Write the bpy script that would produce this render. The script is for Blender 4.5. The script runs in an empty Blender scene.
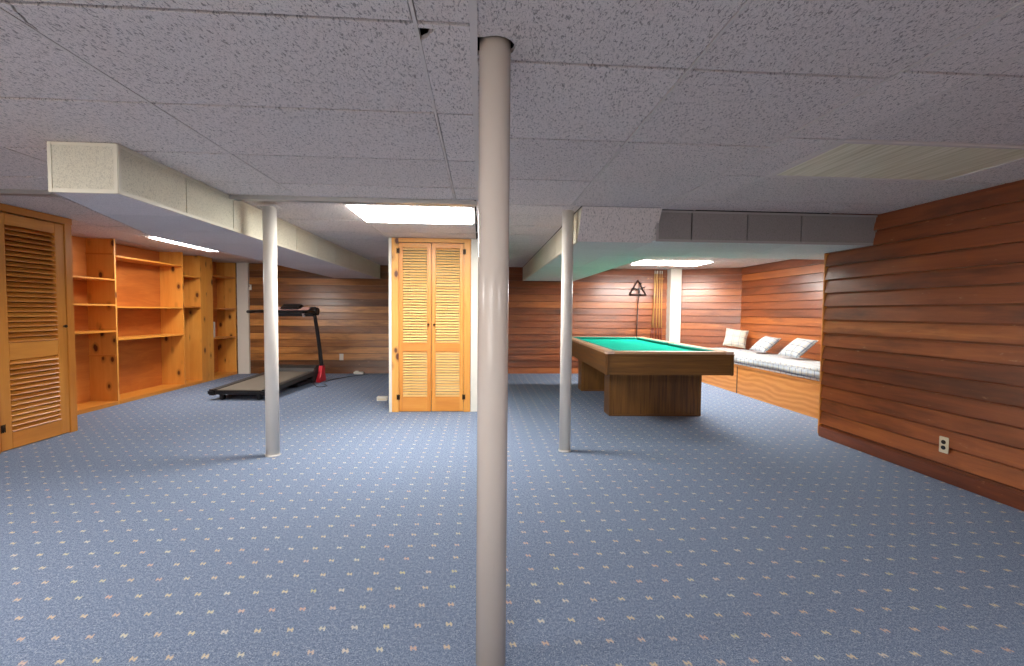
import bpy, bmesh, math, random
from mathutils import Vector, Matrix
random.seed(7)
SC = bpy.context.scene
COL = SC.collection
PI = math.pi
H = 1.18           # eye height
C = 2.02           # ceiling
S = 1.766          # underside of the soffits

# ---------------------------------------------------------------- camera
f = 474.15; yaw, pit, rol = .0671236, .0449884, .0091139
c, s = math.cos(yaw), math.sin(yaw); cp, sp = math.cos(pit), math.sin(pit); cr, sr = math.cos(rol), math.sin(rol)
Rv = Vector((c, -s, 0)); Uv = Vector((sp*s, sp*c, cp)); Fv = Vector((cp*s, cp*c, -sp))
right = cr*Rv + sr*Uv; up = -sr*Rv + cr*Uv
cam = bpy.data.cameras.new('camera'); co = bpy.data.objects.new('camera', cam); COL.objects.link(co)
M = Matrix.Identity(4)
for i in range(3):
    M[i][0] = right[i]; M[i][1] = up[i]; M[i][2] = -Fv[i]
M[0][3], M[1][3], M[2][3] = 0, 0, H
co.matrix_world = M
cam.sensor_width = 36; cam.lens = f/1024*36; cam.clip_start = .02
SC.camera = co

# ---------------------------------------------------------------- materials
def srgb(r, g, b):
    f_ = lambda v: (v/255/12.92) if v/255 <= .04045 else ((v/255+.055)/1.055)**2.4
    return (f_(r), f_(g), f_(b), 1)

class NT:
    def __init__(self, name):
        self.m = bpy.data.materials.new(name); self.m.use_nodes = True
        self.t = self.m.node_tree; self.t.nodes.clear()
        self.out = self.n('ShaderNodeOutputMaterial'); self.b = self.n('ShaderNodeBsdfPrincipled')
        self.t.links.new(self.b.outputs[0], self.out.inputs[0])
    def n(self, typ, **kw):
        nd = self.t.nodes.new(typ)
        for k, v in kw.items(): setattr(nd, k, v)
        return nd
    def l(self, a, b): self.t.links.new(a, b)
    def val(self, x, sock):
        if hasattr(x, 'links'): self.l(x, sock)
        else: sock.default_value = x
    def math(self, op, a, b=0., c_=None, clamp=False):
        m = self.n('ShaderNodeMath', operation=op, use_clamp=clamp)
        self.val(a, m.inputs[0]); self.val(b, m.inputs[1])
        if c_ is not None: self.val(c_, m.inputs[2])
        return m.outputs[0]
    def mix(self, fac, a, b, mode='MIX'):
        m = self.n('ShaderNodeMix', data_type='RGBA', blend_type=mode)
        self.val(fac, m.inputs[0]); self.val(a, m.inputs[6]); self.val(b, m.inputs[7])
        return m.outputs[2]
    def ramp(self, fac, stops, interp='LINEAR'):
        r = self.n('ShaderNodeValToRGB'); e = r.color_ramp; e.interpolation = interp
        e.elements[0].position, e.elements[0].color = stops[0]
        e.elements[1].position, e.elements[1].color = stops[-1]
        for p, cl in stops[1:-1]:
            x = e.elements.new(p); x.color = cl
        self.val(fac, r.inputs[0]); return r.outputs[0]
    def uv(self, sx=1, sy=1, sz=1, rot=0):
        u = self.n('ShaderNodeUVMap'); u.uv_map = 'UVMap'
        mp = self.n('ShaderNodeMapping'); mp.inputs['Scale'].default_value = (sx, sy, sz); mp.inputs['Rotation'].default_value = (0, 0, rot)
        self.l(u.outputs[0], mp.inputs[0]); return mp.outputs[0]
    def obj(self, sx=1, sy=1, sz=1, rot=0):
        u = self.n('ShaderNodeTexCoord')
        mp = self.n('ShaderNodeMapping'); mp.inputs['Scale'].default_value = (sx, sy, sz); mp.inputs['Rotation'].default_value = (0, 0, rot)
        self.l(u.outputs['Object'], mp.inputs[0]); return mp.outputs[0]
    def noise(self, vec, scale, detail=3, rough=.55, dist=0):
        nd = self.n('ShaderNodeTexNoise'); self.l(vec, nd.inputs['Vector'])
        nd.inputs['Scale'].default_value = scale; nd.inputs['Detail'].default_value = detail
        nd.inputs['Roughness'].default_value = rough; nd.inputs['Distortion'].default_value = dist
        return nd.outputs['Fac']
    def rnd(self):
        a = self.n('ShaderNodeAttribute', attribute_name='rnd'); return a.outputs['Fac']
    def bump(self, h, strength=.3, dist=.005):
        b = self.n('ShaderNodeBump'); b.inputs['Strength'].default_value = strength; b.inputs['Distance'].default_value = dist
        self.l(h, b.inputs['Height']); self.l(b.outputs[0], self.b.inputs['Normal'])
    def set(self, **kw):
        for k, v in kw.items(): self.val(v, self.b.inputs[k.replace('_', ' ')])
        return self.m

def plain(name, col, rough=.5, metal=0, **kw):
    t = NT(name); n = t.noise(t.obj(1, 1, 1), 18, 3)
    d = tuple(x*.9 for x in col[:3])+(1,)
    return t.set(Base_Color=t.mix(t.math('MULTIPLY', n, .7), col, d), Roughness=rough, Metallic=metal, **kw)

def wood(name, stops, rough=.35, knots=0, grain=22, seedoff=0, rscale=1., bump=.15, coat=0., wear=False):
    """stops: dark .. light tones chosen per board; grain runs along u"""
    t = NT(name)
    r = t.rnd()
    uv = t.uv(1, 1)
    cmb = t.n('ShaderNodeCombineXYZ'); t.val(t.math('MULTIPLY', r, 37.), cmb.inputs[2])
    add = t.n('ShaderNodeVectorMath', operation='ADD'); t.l(uv, add.inputs[0]); t.l(cmb.outputs[0], add.inputs[1])
    def mapped(sx, sy):
        mp = t.n('ShaderNodeMapping'); mp.inputs['Scale'].default_value = (sx, sy, 1); t.l(add.outputs[0], mp.inputs[0]); return mp.outputs[0]
    g1 = t.noise(mapped(1.3, grain), 1, 5, .6, .8)
    g2 = t.noise(mapped(4, grain*7), 1, 3, .6)
    big = t.noise(mapped(.7, 2.2), 1, 2, .5)
    v = t.math('MULTIPLY_ADD', r, rscale, t.math('MULTIPLY_ADD', g1, .8, t.math('MULTIPLY_ADD', big, .5, -.65)))
    v = t.math('MULTIPLY_ADD', g2, .22, t.math('ADD', v, -.11))
    v = t.math('ADD', t.math('MULTIPLY', t.math('ADD', v, -.5*rscale), .9), .5)
    colr = t.ramp(v, stops)
    if knots:
        vo = t.n('ShaderNodeTexVoronoi'); vo.inputs['Scale'].default_value = 1; t.l(mapped(4.6, 8.), vo.inputs['Vector'])
        d = vo.outputs['Distance']
        sel = t.n('ShaderNodeSeparateColor'); t.l(vo.outputs['Color'], sel.inputs[0])
        on = t.math('GREATER_THAN', sel.outputs[0], 1-knots)
        k = t.ramp(d, [(.0, (1, 1, 1, 1)), (.15, (.95, .95, .95, 1)), (.2, (.35, .35, .35, 1)), (.36, (0, 0, 0, 1))])
        kk = t.math('MULTIPLY', k, on)
        colr = t.mix(kk, colr, srgb(84, 34, 12))
    if wear:
        wn = t.noise(mapped(9, 30), 1, 4, .7); sc = t.ramp(wn, [(.66, (0, 0, 0, 1)), (.74, (.55, .55, .55, 1))])
        colr = t.mix(sc, colr, srgb(206, 160, 120))
        wd = t.noise(mapped(1.1, 5), 1, 4, .65); sd = t.ramp(wd, [(.50, (0, 0, 0, 1)), (.72, (.75, .75, .75, 1))])
        colr = t.mix(sd, colr, srgb(70, 34, 20))
    t.bump(g1, bump, .002)
    rr = t.math('MULTIPLY_ADD', g1, .18, rough-.08)
    return t.set(Base_Color=colr, Roughness=rr, Coat_Weight=coat, Coat_Roughness=.25)

M_redwood = wood('varnished_red_boards', [(0, srgb(88, 44, 24)), (.3, srgb(130, 68, 36)), (.55, srgb(154, 84, 44)), (.8, srgb(180, 104, 50)), (1, srgb(204, 132, 70))], .34, 0, 20, rscale=.62, coat=.3, wear=True)
M_brownwood = wood('varnished_brown_boards', [(0, srgb(84, 52, 26)), (.3, srgb(124, 78, 38)), (.55, srgb(152, 98, 48)), (.8, srgb(184, 124, 62)), (1, srgb(208, 146, 78))], .34, 0, 20, rscale=.95, coat=.35, wear=True)
M_pine = wood('knotty_pine', [(0, srgb(196, 118, 40)), (.4, srgb(218, 148, 62)), (.7, srgb(230, 166, 80)), (1, srgb(238, 186, 104))], .42, .62, 14, rscale=.5, coat=.1)
M_pineclear = wood('clear_pine', [(0, srgb(186, 108, 34)), (.5, srgb(212, 138, 52)), (1, srgb(228, 164, 76))], .4, 0, 18, rscale=.4, coat=.1)
M_louver = wood('louver_pine', [(0, srgb(226, 172, 100)), (.5, srgb(238, 196, 128)), (1, srgb(246, 216, 156))], .3, 0, 8, rscale=.3, coat=.6, bump=.02)
M_ply = wood('orange_plywood', [(0, srgb(138, 68, 24)), (.4, srgb(178, 98, 38)), (.6, srgb(198, 120, 52)), (1, srgb(218, 150, 80))], .42, 0, 7, rscale=.3, coat=.1)
def oakfig():
    t = NT('figured_oak_veneer')
    w = t.n('ShaderNodeTexWave', wave_type='BANDS', bands_direction='Y'); w.inputs['Scale'].default_value = 3.
    w.inputs['Distortion'].default_value = 11; w.inputs['Detail'].default_value = 2.5; w.inputs['Detail Scale'].default_value = .7
    t.l(t.uv(.55, 1.5), w.inputs['Vector'])
    n = t.noise(t.uv(6, 160), 1, 3, .6)
    v = t.math('MULTIPLY_ADD', n, .5, t.math('MULTIPLY_ADD', w.outputs['Fac'], .28, .15))
    cl = t.ramp(v, [(.1, srgb(176, 96, 34)), (.4, srgb(214, 134, 58)), (.7, srgb(232, 158, 80)), (1, srgb(242, 184, 112))])
    return t.set(Base_Color=cl, Roughness=.4, Coat_Weight=.15, Coat_Roughness=.25)
M_oakfig = oakfig()
M_oakpanel = wood('oak_veneer', [(0, srgb(176, 98, 36)), (.4, srgb(208, 130, 56)), (.7, srgb(224, 152, 76)), (1, srgb(236, 178, 106))], .4, 0, 6, rscale=.3, coat=.1)
M_olddoor = wood('amber_door_wood', [(0, srgb(166, 96, 32)), (.4, srgb(196, 122, 44)), (.7, srgb(212, 142, 58)), (1, srgb(224, 160, 78))], .4, 0, 16, rscale=.4, coat=.1)
M_walnut = wood('dark_walnut_laminate', [(0, srgb(38, 22, 8)), (.35, srgb(82, 52, 20)), (.6, srgb(124, 84, 36)), (.8, srgb(158, 114, 56)), (1, srgb(184, 138, 76))], .4, 0, 34, rscale=.15)
M_railtop = wood('pale_rail_wood', [(0, srgb(168, 122, 84)), (.5, srgb(196, 156, 118)), (1, srgb(216, 184, 150))], .35, 0, 20, rscale=.3)
M_cue = wood('maple_cue', [(0, srgb(190, 140, 76)), (.5, srgb(212, 168, 102)), (1, srgb(226, 190, 130))], .3, 0, 20, rscale=.4)

def acoustic(name, base, fs=1., fc=1.):
    t = NT(name)
    v = t.obj(1, 1, 1, .12)
    w = t.noise(v, 7, 2)
    mp = t.n('ShaderNodeMapping'); mp.inputs['Scale'].default_value = (2.4, 1, 1); t.l(v, mp.inputs[0])
    n1 = t.noise(mp.outputs[0], 58*fs, 3, .55, .9)
    n2 = t.noise(v, 260, 2, .6)
    fis = t.ramp(n1, [(.38, (1, 1, 1, 1)), (.44, (0, 0, 0, 1))])
    pin = t.ramp(n2, [(.36, (1, 1, 1, 1)), (.44, (0, 0, 0, 1))])
    r = t.rnd()
    a = base; b_ = tuple(x*.86 for x in base[:3])+(1,)
    cl = t.mix(t.math('MULTIPLY_ADD', r, .6, t.math('MULTIPLY', w, .35)), a, b_)
    hole = tuple(x*.30 for x in base[:3])+(1,)  # shade inside the pits and fissures, put into the tile colour
    m = t.math('MAXIMUM', t.math('MULTIPLY', fis, .8*fc), t.math('MULTIPLY', pin, .45))
    cl = t.mix(m, cl, hole)
    t.bump(t.math('SUBTRACT', 1., m), .55, .004)
    return t.set(Base_Color=cl, Roughness=.95, Specular_IOR_Level=.1)
M_tile = acoustic('fissured_ceiling_tile', srgb(232, 222, 216))
M_tilecream = acoustic('cream_soffit_tile', srgb(222, 217, 196), 1.7, .45)
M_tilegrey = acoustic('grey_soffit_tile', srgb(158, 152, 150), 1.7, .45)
M_tilelilac = acoustic('pale_lilac_soffit_tile', srgb(222, 216, 216), 1.7, .45)
M_tileaqua = acoustic('pale_aqua_soffit_tile', srgb(224, 230, 226), 1.7, .45)
M_grid = plain('enamelled_ceiling_grid', srgb(214, 205, 198), .6)
M_gridcream = plain('cream_angle_trim', srgb(218, 212, 192), .5)
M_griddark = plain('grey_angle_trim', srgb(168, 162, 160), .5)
M_plenum = plain('dark_plenum', srgb(24, 20, 18), .9)
M_white = plain('white_painted_board', srgb(224, 220, 208), .55)
M_whiteplastic = plain('white_plastic', srgb(232, 228, 216), .4)
M_ivory = plain('ivory_plastic', srgb(226, 214, 186), .4)
M_black = plain('black_plastic', srgb(22, 22, 24), .35)
M_rubber = plain('dark_rubber', srgb(48, 46, 44), .6)
M_belt = plain('worn_running_belt', srgb(110, 102, 90), .7)
M_blackmetal = plain('black_painted_steel', srgb(28, 26, 28), .35, .2)
M_brass = plain('dark_bronze_hardware', srgb(58, 42, 28), .4, .8)
M_red = plain('red_plastic', srgb(206, 34, 50), .35)
M_silver = plain('silver_plastic', srgb(176, 160, 156), .35, .3)
M_display = plain('pinkish_display_panel', srgb(190, 150, 140), .3)
M_slot = plain('black_slots', srgb(14, 12, 12), .6)
M_leather = plain('dark_pocket_leather', srgb(40, 28, 22), .6)
M_casting = plain('pale_pocket_casting', srgb(206, 178, 160), .35)
M_cuered = plain('red_brown_cue_butt', srgb(110, 40, 26), .35)
M_darkwood = wood('dark_stained_hardwood', [(0, srgb(30, 14, 8)), (.5, srgb(52, 26, 16)), (1, srgb(80, 44, 28))], .4, 0, 20, rscale=.3)

def enamel(name, col, rough=.28):
    t = NT(name); n = t.noise(t.obj(1, 1, .15), 30, 4)
    n2 = t.noise(t.obj(1, 1, 1), 3, 3)
    cl = t.mix(t.ramp(n, [(.62, (0, 0, 0, 1)), (.78, (.5, .5, .5, 1))]), col, tuple(x*.75 for x in col[:3])+(1,))
    t.bump(n2, .05, .01)
    return t.set(Base_Color=cl, Roughness=rough)
M_pole = enamel('taupe_gloss_enamel', srgb(214, 202, 190), .22)
M_polewhite = enamel('white_gloss_enamel', srgb(222, 216, 206), .3)

def feltmat():
    t = NT('teal_billiard_cloth'); n = t.noise(t.obj(1, 1, 1), 400, 2)
    return t.set(Base_Color=t.mix(n, srgb(4, 158, 134), srgb(14, 176, 150)), Roughness=1., Specular_IOR_Level=.05)
M_felt = feltmat()
def feltdark():
    t = NT('teal_cushion_cloth'); n = t.noise(t.obj(1, 1, 1), 400, 2)
    return t.set(Base_Color=t.mix(n, srgb(16, 128, 112), srgb(22, 142, 126)), Roughness=.9)
M_cushioncloth = feltdark()

def carpet():
    t = NT('blue_patterned_carpet')
    tc = t.n('ShaderNodeTexCoord'); sep = t.n('ShaderNodeSeparateXYZ'); t.l(tc.outputs['Object'], sep.inputs[0])
    PX, PY = .1165, .122
    def cell(x, p):
        q = t.math('DIVIDE', x, p); fl = t.math('FLOOR', q)
        return t.math('MULTIPLY', t.math('SUBTRACT', t.math('SUBTRACT', q, fl), .5), p), fl
    nz = t.noise(t.obj(1, 1, 1), 240, 2)
    nz2 = t.noise(t.obj(1.3, 1, 1), 190, 2)
    jx = t.math('MULTIPLY_ADD', t.math('SUBTRACT', nz, .5), .016, sep.outputs[0])
    jy = t.math('MULTIPLY_ADD', t.math('SUBTRACT', nz2, .5), .016, sep.outputs[1])
    u, iu = cell(t.math('ADD', jx, .052), PX); v, iv = cell(t.math('ADD', jy, .02), PY)
    au = t.math('ABSOLUTE', u); av = t.math('ABSOLUTE', v)
    # butterfly motif: a small block whose waist is pinched by two notches
    blk = t.math('MULTIPLY', t.math('LESS_THAN', au, .012), t.math('LESS_THAN', av, .0125))
    notch = t.math('MULTIPLY', t.math('LESS_THAN', au, .0035), t.math('GREATER_THAN', av, .0045))
    diag = t.math('LESS_THAN', t.math('ABSOLUTE', t.math('SUBTRACT', t.math('ABSOLUTE', t.math('ADD', u, t.math('MULTIPLY', v, .45))), .0068)), .0048)
    core = t.math('MULTIPLY', t.math('LESS_THAN', au, .006), t.math('LESS_THAN', av, .0035))
    mot = t.math('MULTIPLY', blk, t.math('MAXIMUM', diag, core))
    mot = t.math('MULTIPLY', mot, t.math('SUBTRACT', 1., notch))
    cmb = t.n('ShaderNodeCombineXYZ'); t.l(iu, cmb.inputs[0]); t.l(iv, cmb.inputs[1])
    wn = t.n('ShaderNodeTexWhiteNoise', noise_dimensions='2D'); t.l(cmb.outputs[0], wn.inputs['Vector'])
    mc = t.ramp(wn.outputs['Value'], [(0, srgb(216, 188, 150)), (.3, srgb(220, 204, 160)), (.55, srgb(214, 172, 146)), (.8, srgb(220, 212, 190)), (1, srgb(206, 196, 136))])
    fine = t.noise(t.obj(1, 1, 1), 210, 3, .75)
    mid = t.noise(t.obj(1, 1, 1), 70, 3, .6)
    big = t.noise(t.obj(1, 1, 1), 1.2, 3, .5)
    k = t.math('ADD', t.math('MULTIPLY', fine, .75), t.math('MULTIPLY', mid, .25))
    base = t.ramp(k, [(.36, srgb(54, 66, 90)), (.45, srgb(102, 117, 142)), (.55, srgb(126, 141, 164)), (.64, srgb(194, 200, 208))])
    base = t.mix(t.math('MULTIPLY', big, .3), base, srgb(116, 130, 154))
    cl = t.mix(t.math('MULTIPLY', mot, .72), base, mc)
    t.bump(k, .5, .006)
    return t.set(Base_Color=cl, Roughness=.98, Specular_IOR_Level=.15)
M_carpet = carpet()

def plaid(name, a, b, cc, sc_=9.):
    t = NT(name); uv = t.n('ShaderNodeUVMap'); uv.uv_map = 'UVMap'; sep = t.n('ShaderNodeSeparateXYZ'); t.l(uv.outputs[0], sep.inputs[0])
    def stripes(x, p, w, off=0.):
        q = t.math('FRACT', t.math('ADD', t.math('DIVIDE', x, p), off)); return t.math('LESS_THAN', q, w)
    X, Y = sep.outputs[0], sep.outputs[1]
    base = srgb(190, 187, 180)
    c1 = t.mix(t.math('MULTIPLY', stripes(X, .11, .28), .7), base, a)
    c1 = t.mix(t.math('MULTIPLY', stripes(Y, .11, .28), .7), c1, a)
    c1 = t.mix(t.math('MULTIPLY', stripes(X, .11, .10, .45), .8), c1, b)
    c1 = t.mix(t.math('MULTIPLY', stripes(Y, .11, .10, .45), .8), c1, b)
    c1 = t.mix(t.math('MULTIPLY', stripes(X, .11, .05, .2), .6), c1, cc)
    c1 = t.mix(t.math('MULTIPLY', stripes(Y, .11, .05, .2), .6), c1, cc)
    t.bump(t.noise(t.obj(1, 1, 1), 300, 2), .2, .002)
    return t.set(Base_Color=c1, Roughness=.9)
M_plaid = plaid('blue_grey_plaid_cotton', srgb(178, 186, 198), srgb(96, 108, 130), srgb(196, 180, 140))
M_plaidcream = plaid('cream_plaid_cotton', srgb(210, 202, 182), srgb(150, 152, 150), srgb(206, 180, 130))

def emit(name, col, strength):
    t = NT(name)
    return t.set(Base_Color=(.9, .9, .9, 1), Roughness=.6, Emission_Color=col, Emission_Strength=strength)
M_lamp = emit('lit_prismatic_diffuser', (1, .975, .93, 1), 31.)
M_lampslim = emit('lit_slim_diffuser', (1, .95, .9, 1), 16.)
def offlens():
    t = NT('yellowed_ribbed_diffuser')
    n = t.noise(t.obj(42, 1.2, 1), 1, 3, .6)
    cl = t.ramp(n, [(.3, srgb(196, 190, 154)), (.5, srgb(224, 219, 190)), (.7, srgb(240, 236, 214))])
    t.bump(n, .3, .004)
    return t.set(Base_Color=cl, Roughness=.5)
M_lampoff = offlens()

# ---------------------------------------------------------------- mesh builder
class MB:
    def __init__(self): self.v = []; self.f = []; self.uv = []; self.r = []; self.mi = []; self.sm = []
    def face(self, pts, uvs=None, r=0., mi=0, smooth=False):
        i = len(self.v); self.v += [tuple(p) for p in pts]; self.f.append(tuple(range(i, i+len(pts))))
        self.uv.append(uvs or [(p[0], p[1]) for p in pts]); self.r.append(r); self.mi.append(mi); self.sm.append(smooth)
    def box(self, x0, x1, y0, y1, z0, z1, g=None, r=None, mat=None, bev=0., mi=0):
        """box; grain axis g (0,1,2) becomes u"""
        d = (x1-x0, y1-y0, z1-z0)
        if g is None: g = max(range(3), key=lambda i: d[i])
        if r is None: r = random.random()
        ou, ov = random.random()*9, random.random()*9
        o = [a for a in range(3) if a != g]
        bm = bmesh.new(); bmesh.ops.create_cube(bm, size=1.)
        for v in bm.verts:
            v.co = Vector(((v.co.x+.5)*d[0]+x0, (v.co.y+.5)*d[1]+y0, (v.co.z+.5)*d[2]+z0))
        if bev > 0:
            bmesh.ops.bevel(bm, geom=list(bm.edges), offset=min(bev, min(abs(q) for q in d)*.45), segments=2, affect='EDGES', clamp_overlap=True)
        for fc in bm.faces:
            n = fc.normal; ax = max(range(3), key=lambda i: abs(n[i]))
            pts, uvs = [], []
            for v in fc.verts:
                p = v.co
                if ax == g: uvs.append((p[o[0]]*.3+ou, p[o[1]]+ov))
                else:
                    w = [a for a in o if a != ax][0]; uvs.append((p[g]+ou, p[w]+ov))
                q = mat @ p if mat is not None else p
                pts.append(tuple(q))
            self.face(pts, uvs, r, mi)
        bm.free()
        return self
    def tube(self, pts, rad, n=12, cap=True, r=.5, mi=0):
        P = [Vector(p) for p in pts]
        rads = rad if isinstance(rad, (list, tuple)) else [rad]*len(P)
        rings = []; prev = None
        for i, p in enumerate(P):
            t = (P[min(i+1, len(P)-1)]-P[max(i-1, 0)]).normalized()
            if prev is None:
                a = Vector((0, 0, 1)) if abs(t.z) < .9 else Vector((1, 0, 0))
                u = t.cross(a).normalized()
            else:
                u = (prev - t*prev.dot(t)).normalized()
            prev = u; w = t.cross(u)
            rings.append([p+(u*math.cos(2*PI*k/n)+w*math.sin(2*PI*k/n))*rads[i] for k in range(n)])
        L = 0
        for i in range(len(P)-1):
            L2 = L+(P[i+1]-P[i]).length
            for k in range(n):
                k2 = (k+1) % n
                self.face([rings[i][k], rings[i][k2], rings[i+1][k2], rings[i+1][k]],
                          [(L, k*.01), (L, k*.01+.01), (L2, k*.01+.01), (L2, k*.01)], r, mi, True)
            L = L2
        if cap:
            self.face(list(reversed(rings[0])), None, r, mi); self.face(rings[-1], None, r, mi)
        return self
    def prism(self, poly, z0, z1, r=.5, mi=0, mat=None):
        """poly: ccw xy outline, extruded z0..z1"""
        T = (lambda p: tuple(mat @ Vector(p))) if mat is not None else (lambda p: p)
        n = len(poly)
        self.face([T((x, y, z1)) for x, y in poly], [(x, y) for x, y in poly], r, mi)
        self.face([T((x, y, z0)) for x, y in reversed(poly)], [(x, y) for x, y in reversed(poly)], r, mi)
        L = 0
        for i in range(n):
            a, b = poly[i], poly[(i+1) % n]; l = math.dist(a, b)
            self.face([T((a[0], a[1], z0)), T((b[0], b[1], z0)), T((b[0], b[1], z1)), T((a[0], a[1], z1))], [(L, z0), (L+l, z0), (L+l, z1), (L, z1)], r, mi)
            L += l
        return self
    def build(self, name, mat, parent=None, loc=None, weld=True):
        me = bpy.data.meshes.new(name); me.from_pydata(self.v, [], self.f)
        ul = me.uv_layers.new(name='UVMap'); k = 0
        for fu in self.uv:
            for q in fu: ul.data[k].uv = q; k += 1
        at = me.attributes.new('rnd', 'FLOAT', 'FACE')
        for i, q in enumerate(self.r): at.data[i].value = q
        for m in (mat if isinstance(mat, (list, tuple)) else [mat]): me.materials.append(m)
        for i, p in enumerate(me.polygons): p.material_index = self.mi[i]; p.use_smooth = self.sm[i]
        if weld:
            bm = bmesh.new(); bm.from_mesh(me); bmesh.ops.remove_doubles(bm, verts=bm.verts, dist=1e-5); bm.to_mesh(me); bm.free()
        me.update()
        o = bpy.data.objects.new(name, me); COL.objects.link(o)
        if parent is not None: o.parent = parent
        if loc is not None: o.location = loc
        return o

def tag(o, label=None, cat=None, group=None, kind=None):
    if label: o['label'] = label
    if cat: o['category'] = cat
    if group: o['group'] = group
    if kind: o['kind'] = kind
    return o
def thing(name, label, cat, loc=(0, 0, 0), rz=0, group=None):
    o = bpy.data.objects.new(name, None); COL.objects.link(o); o.empty_display_size = .1
    o.location = loc; o.rotation_euler = (0, 0, rz)
    return tag(o, label, cat, group)
def struct(o, label=None): o['kind'] = 'structure'; return tag(o, label)
def sroot(name, label, loc=(0, 0, 0)):
    o = bpy.data.objects.new(name, None); COL.objects.link(o); o.location = loc; o.empty_display_size = .1
    return struct(o, label)
def local(mb, loc, rz=0):
    """shift vertices built in world coordinates into a root's frame"""
    m = (Matrix.Translation(loc) @ Matrix.Rotation(rz, 4, 'Z')).inverted()
    mb.v = [tuple(m @ Vector(p)) for p in mb.v]; return mb
def copy_tree(o, parent=None):
    k = o.copy(); COL.objects.link(k); k.parent = parent
    for ch in list(o.children): copy_tree(ch, k)
    return k

# ================================================================ SETTING
YB = 9.0; XR = 3.33; YE = 4.36; XA = 4.75; YR0 = -3.0; XL = -4.83; XC = -3.86; YC = 4.78; WX0 = -3.8; WX1 = -.4
m = MB()
for (x0, x1, y0, y1) in [(XL-.1, XA+.4, YR0-.1, YB+.2)]:
    m.box(x0, x1, y0, y1, -.08, 0)
struct(m.build('floor', M_carpet), 'blue carpet with rows of small tan motifs')

# --- clapboard walls : a = start, b = end (xy), facing left of a->b ... n is inward normal
def clap(name, a, b, mat, z1=C, exp=.126, joints=True, gap=.011, seed=1, label=None, z0=0., thick=.028, parent=None, darkbase=False):
    rg = random.Random(seed)
    a = Vector((a[0], a[1], 0)); b = Vector((b[0], b[1], 0)); L = (b-a).length; t = (b-a).normalized()
    n = Vector((-t.y, t.x, 0))      # inward normal = left of a->b
    m = MB()
    def pt(u, d, z): return tuple(a + t*u + n*d + Vector((0, 0, z)))
    # backing
    zb = C+.17
    m.face([pt(0, 0, z0), pt(L, 0, z0), pt(L, 0, zb), pt(0, 0, zb)], [(0, z0), (L, z0), (L, zb), (0, zb)], .3)
    m.face([pt(L, -.08, z0), pt(0, -.08, z0), pt(0, -.08, zb), pt(L, -.08, zb)], None, .3)
    for u in (0, L):
        q = [pt(u, -.08, z0), pt(u, 0, z0), pt(u, 0, zb), pt(u, -.08, zb)]
        m.face(q if u == 0 else q[::-1], None, .3)
    z = z0
    while z < z1-.01:
        zt = min(z+exp, z1); u = 0.
        tone = rg.random()
        while u < L-.01:
            ln = rg.choice([1.2, 1.8, 2.4, 3.0])*rg.uniform(.8, 1.2)
            if L-(u+ln) < .4 or not joints: ln = L-u
            u2 = min(u+ln, L); r = min(1, max(0, tone*(1 if not joints else .75)+(0 if not joints else .25)*rg.random())); ou = rg.random()*20; ov = rg.random()*20
            g = .0008
            lo, hi = thick, thick*.45
            zz_ = zt; zt = zt-gap
            A, B, Cc, D = pt(u+g, lo, z+.001), pt(u2-g, lo, z+.001), pt(u2-g, hi, zt), pt(u+g, hi, zt)
            m.face([D, Cc, pt(u2-g, 0, zt), pt(u+g, 0, zt)], None, r)
            m.face([A, B, Cc, D], [(u+ou, z+ov), (u2+ou, z+ov), (u2+ou, zt+ov), (u+ou, zt+ov)], r)
            m.face([pt(u+g, 0, z+.001), pt(u2-g, 0, z+.001), B, A], [(u+ou, z+ov), (u2+ou, z+ov), (u2+ou, z+ov+.01), (u+ou, z+ov+.01)], r)
            m.face([pt(u+g, 0, z+.001), A, D, pt(u+g, 0, zt)], None, r)
            m.face([B, pt(u2-g, 0, z+.001), pt(u2-g, 0, zt), Cc], None, r)
            zt = zz_; u = u2
        z += exp
    o = m.build(name, mat, parent, weld=False)
    if parent is None: struct(o, label)
    return o
clap('wall_back', (-.03, YB), (XL, YB), M_brownwood, seed=3, joints=False, label='back wall of brown varnished clapboards left of the closet')
clap('wall_backright', (3.62, YB), (-.03, YB), M_redwood, seed=5, joints=False, label='back wall of reddish clapboards behind the pool table')
clap('wall_corner', (XA, 8.35), (3.62, YB), M_redwood, seed=9, joints=False, label='short angled clapboard wall right of the white post')
clap('wall_alcove', (XA, YE-.1), (XA, 8.35), M_redwood, seed=12, joints=False, label='clapboard side wall behind the window seat')
clap('wall_right', (XR, YR0), (XR, YE), M_redwood, seed=21, thick=.032, gap=.016, joints=False, label='near right wall of overlapping reddish clapboards')
clap('wall_left', (XL, YB), (XL, YR0), M_brownwood, seed=30, label='left wall behind the bookcase')
clap('wall_leftnear', (XC, 4.02), (XC, YR0), M_brownwood, seed=33, label='near left wall of clapboards')
clap('wall_front', (XL-.1, YR0), (WX0, YR0), M_brownwood, seed=40, label='clapboard wall behind the viewer, left of the added daylight opening')
clap('wall_frontright', (WX1, YR0), (XR, YR0), M_brownwood, seed=41, label='clapboard wall behind the viewer, right of the added daylight opening')
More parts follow.
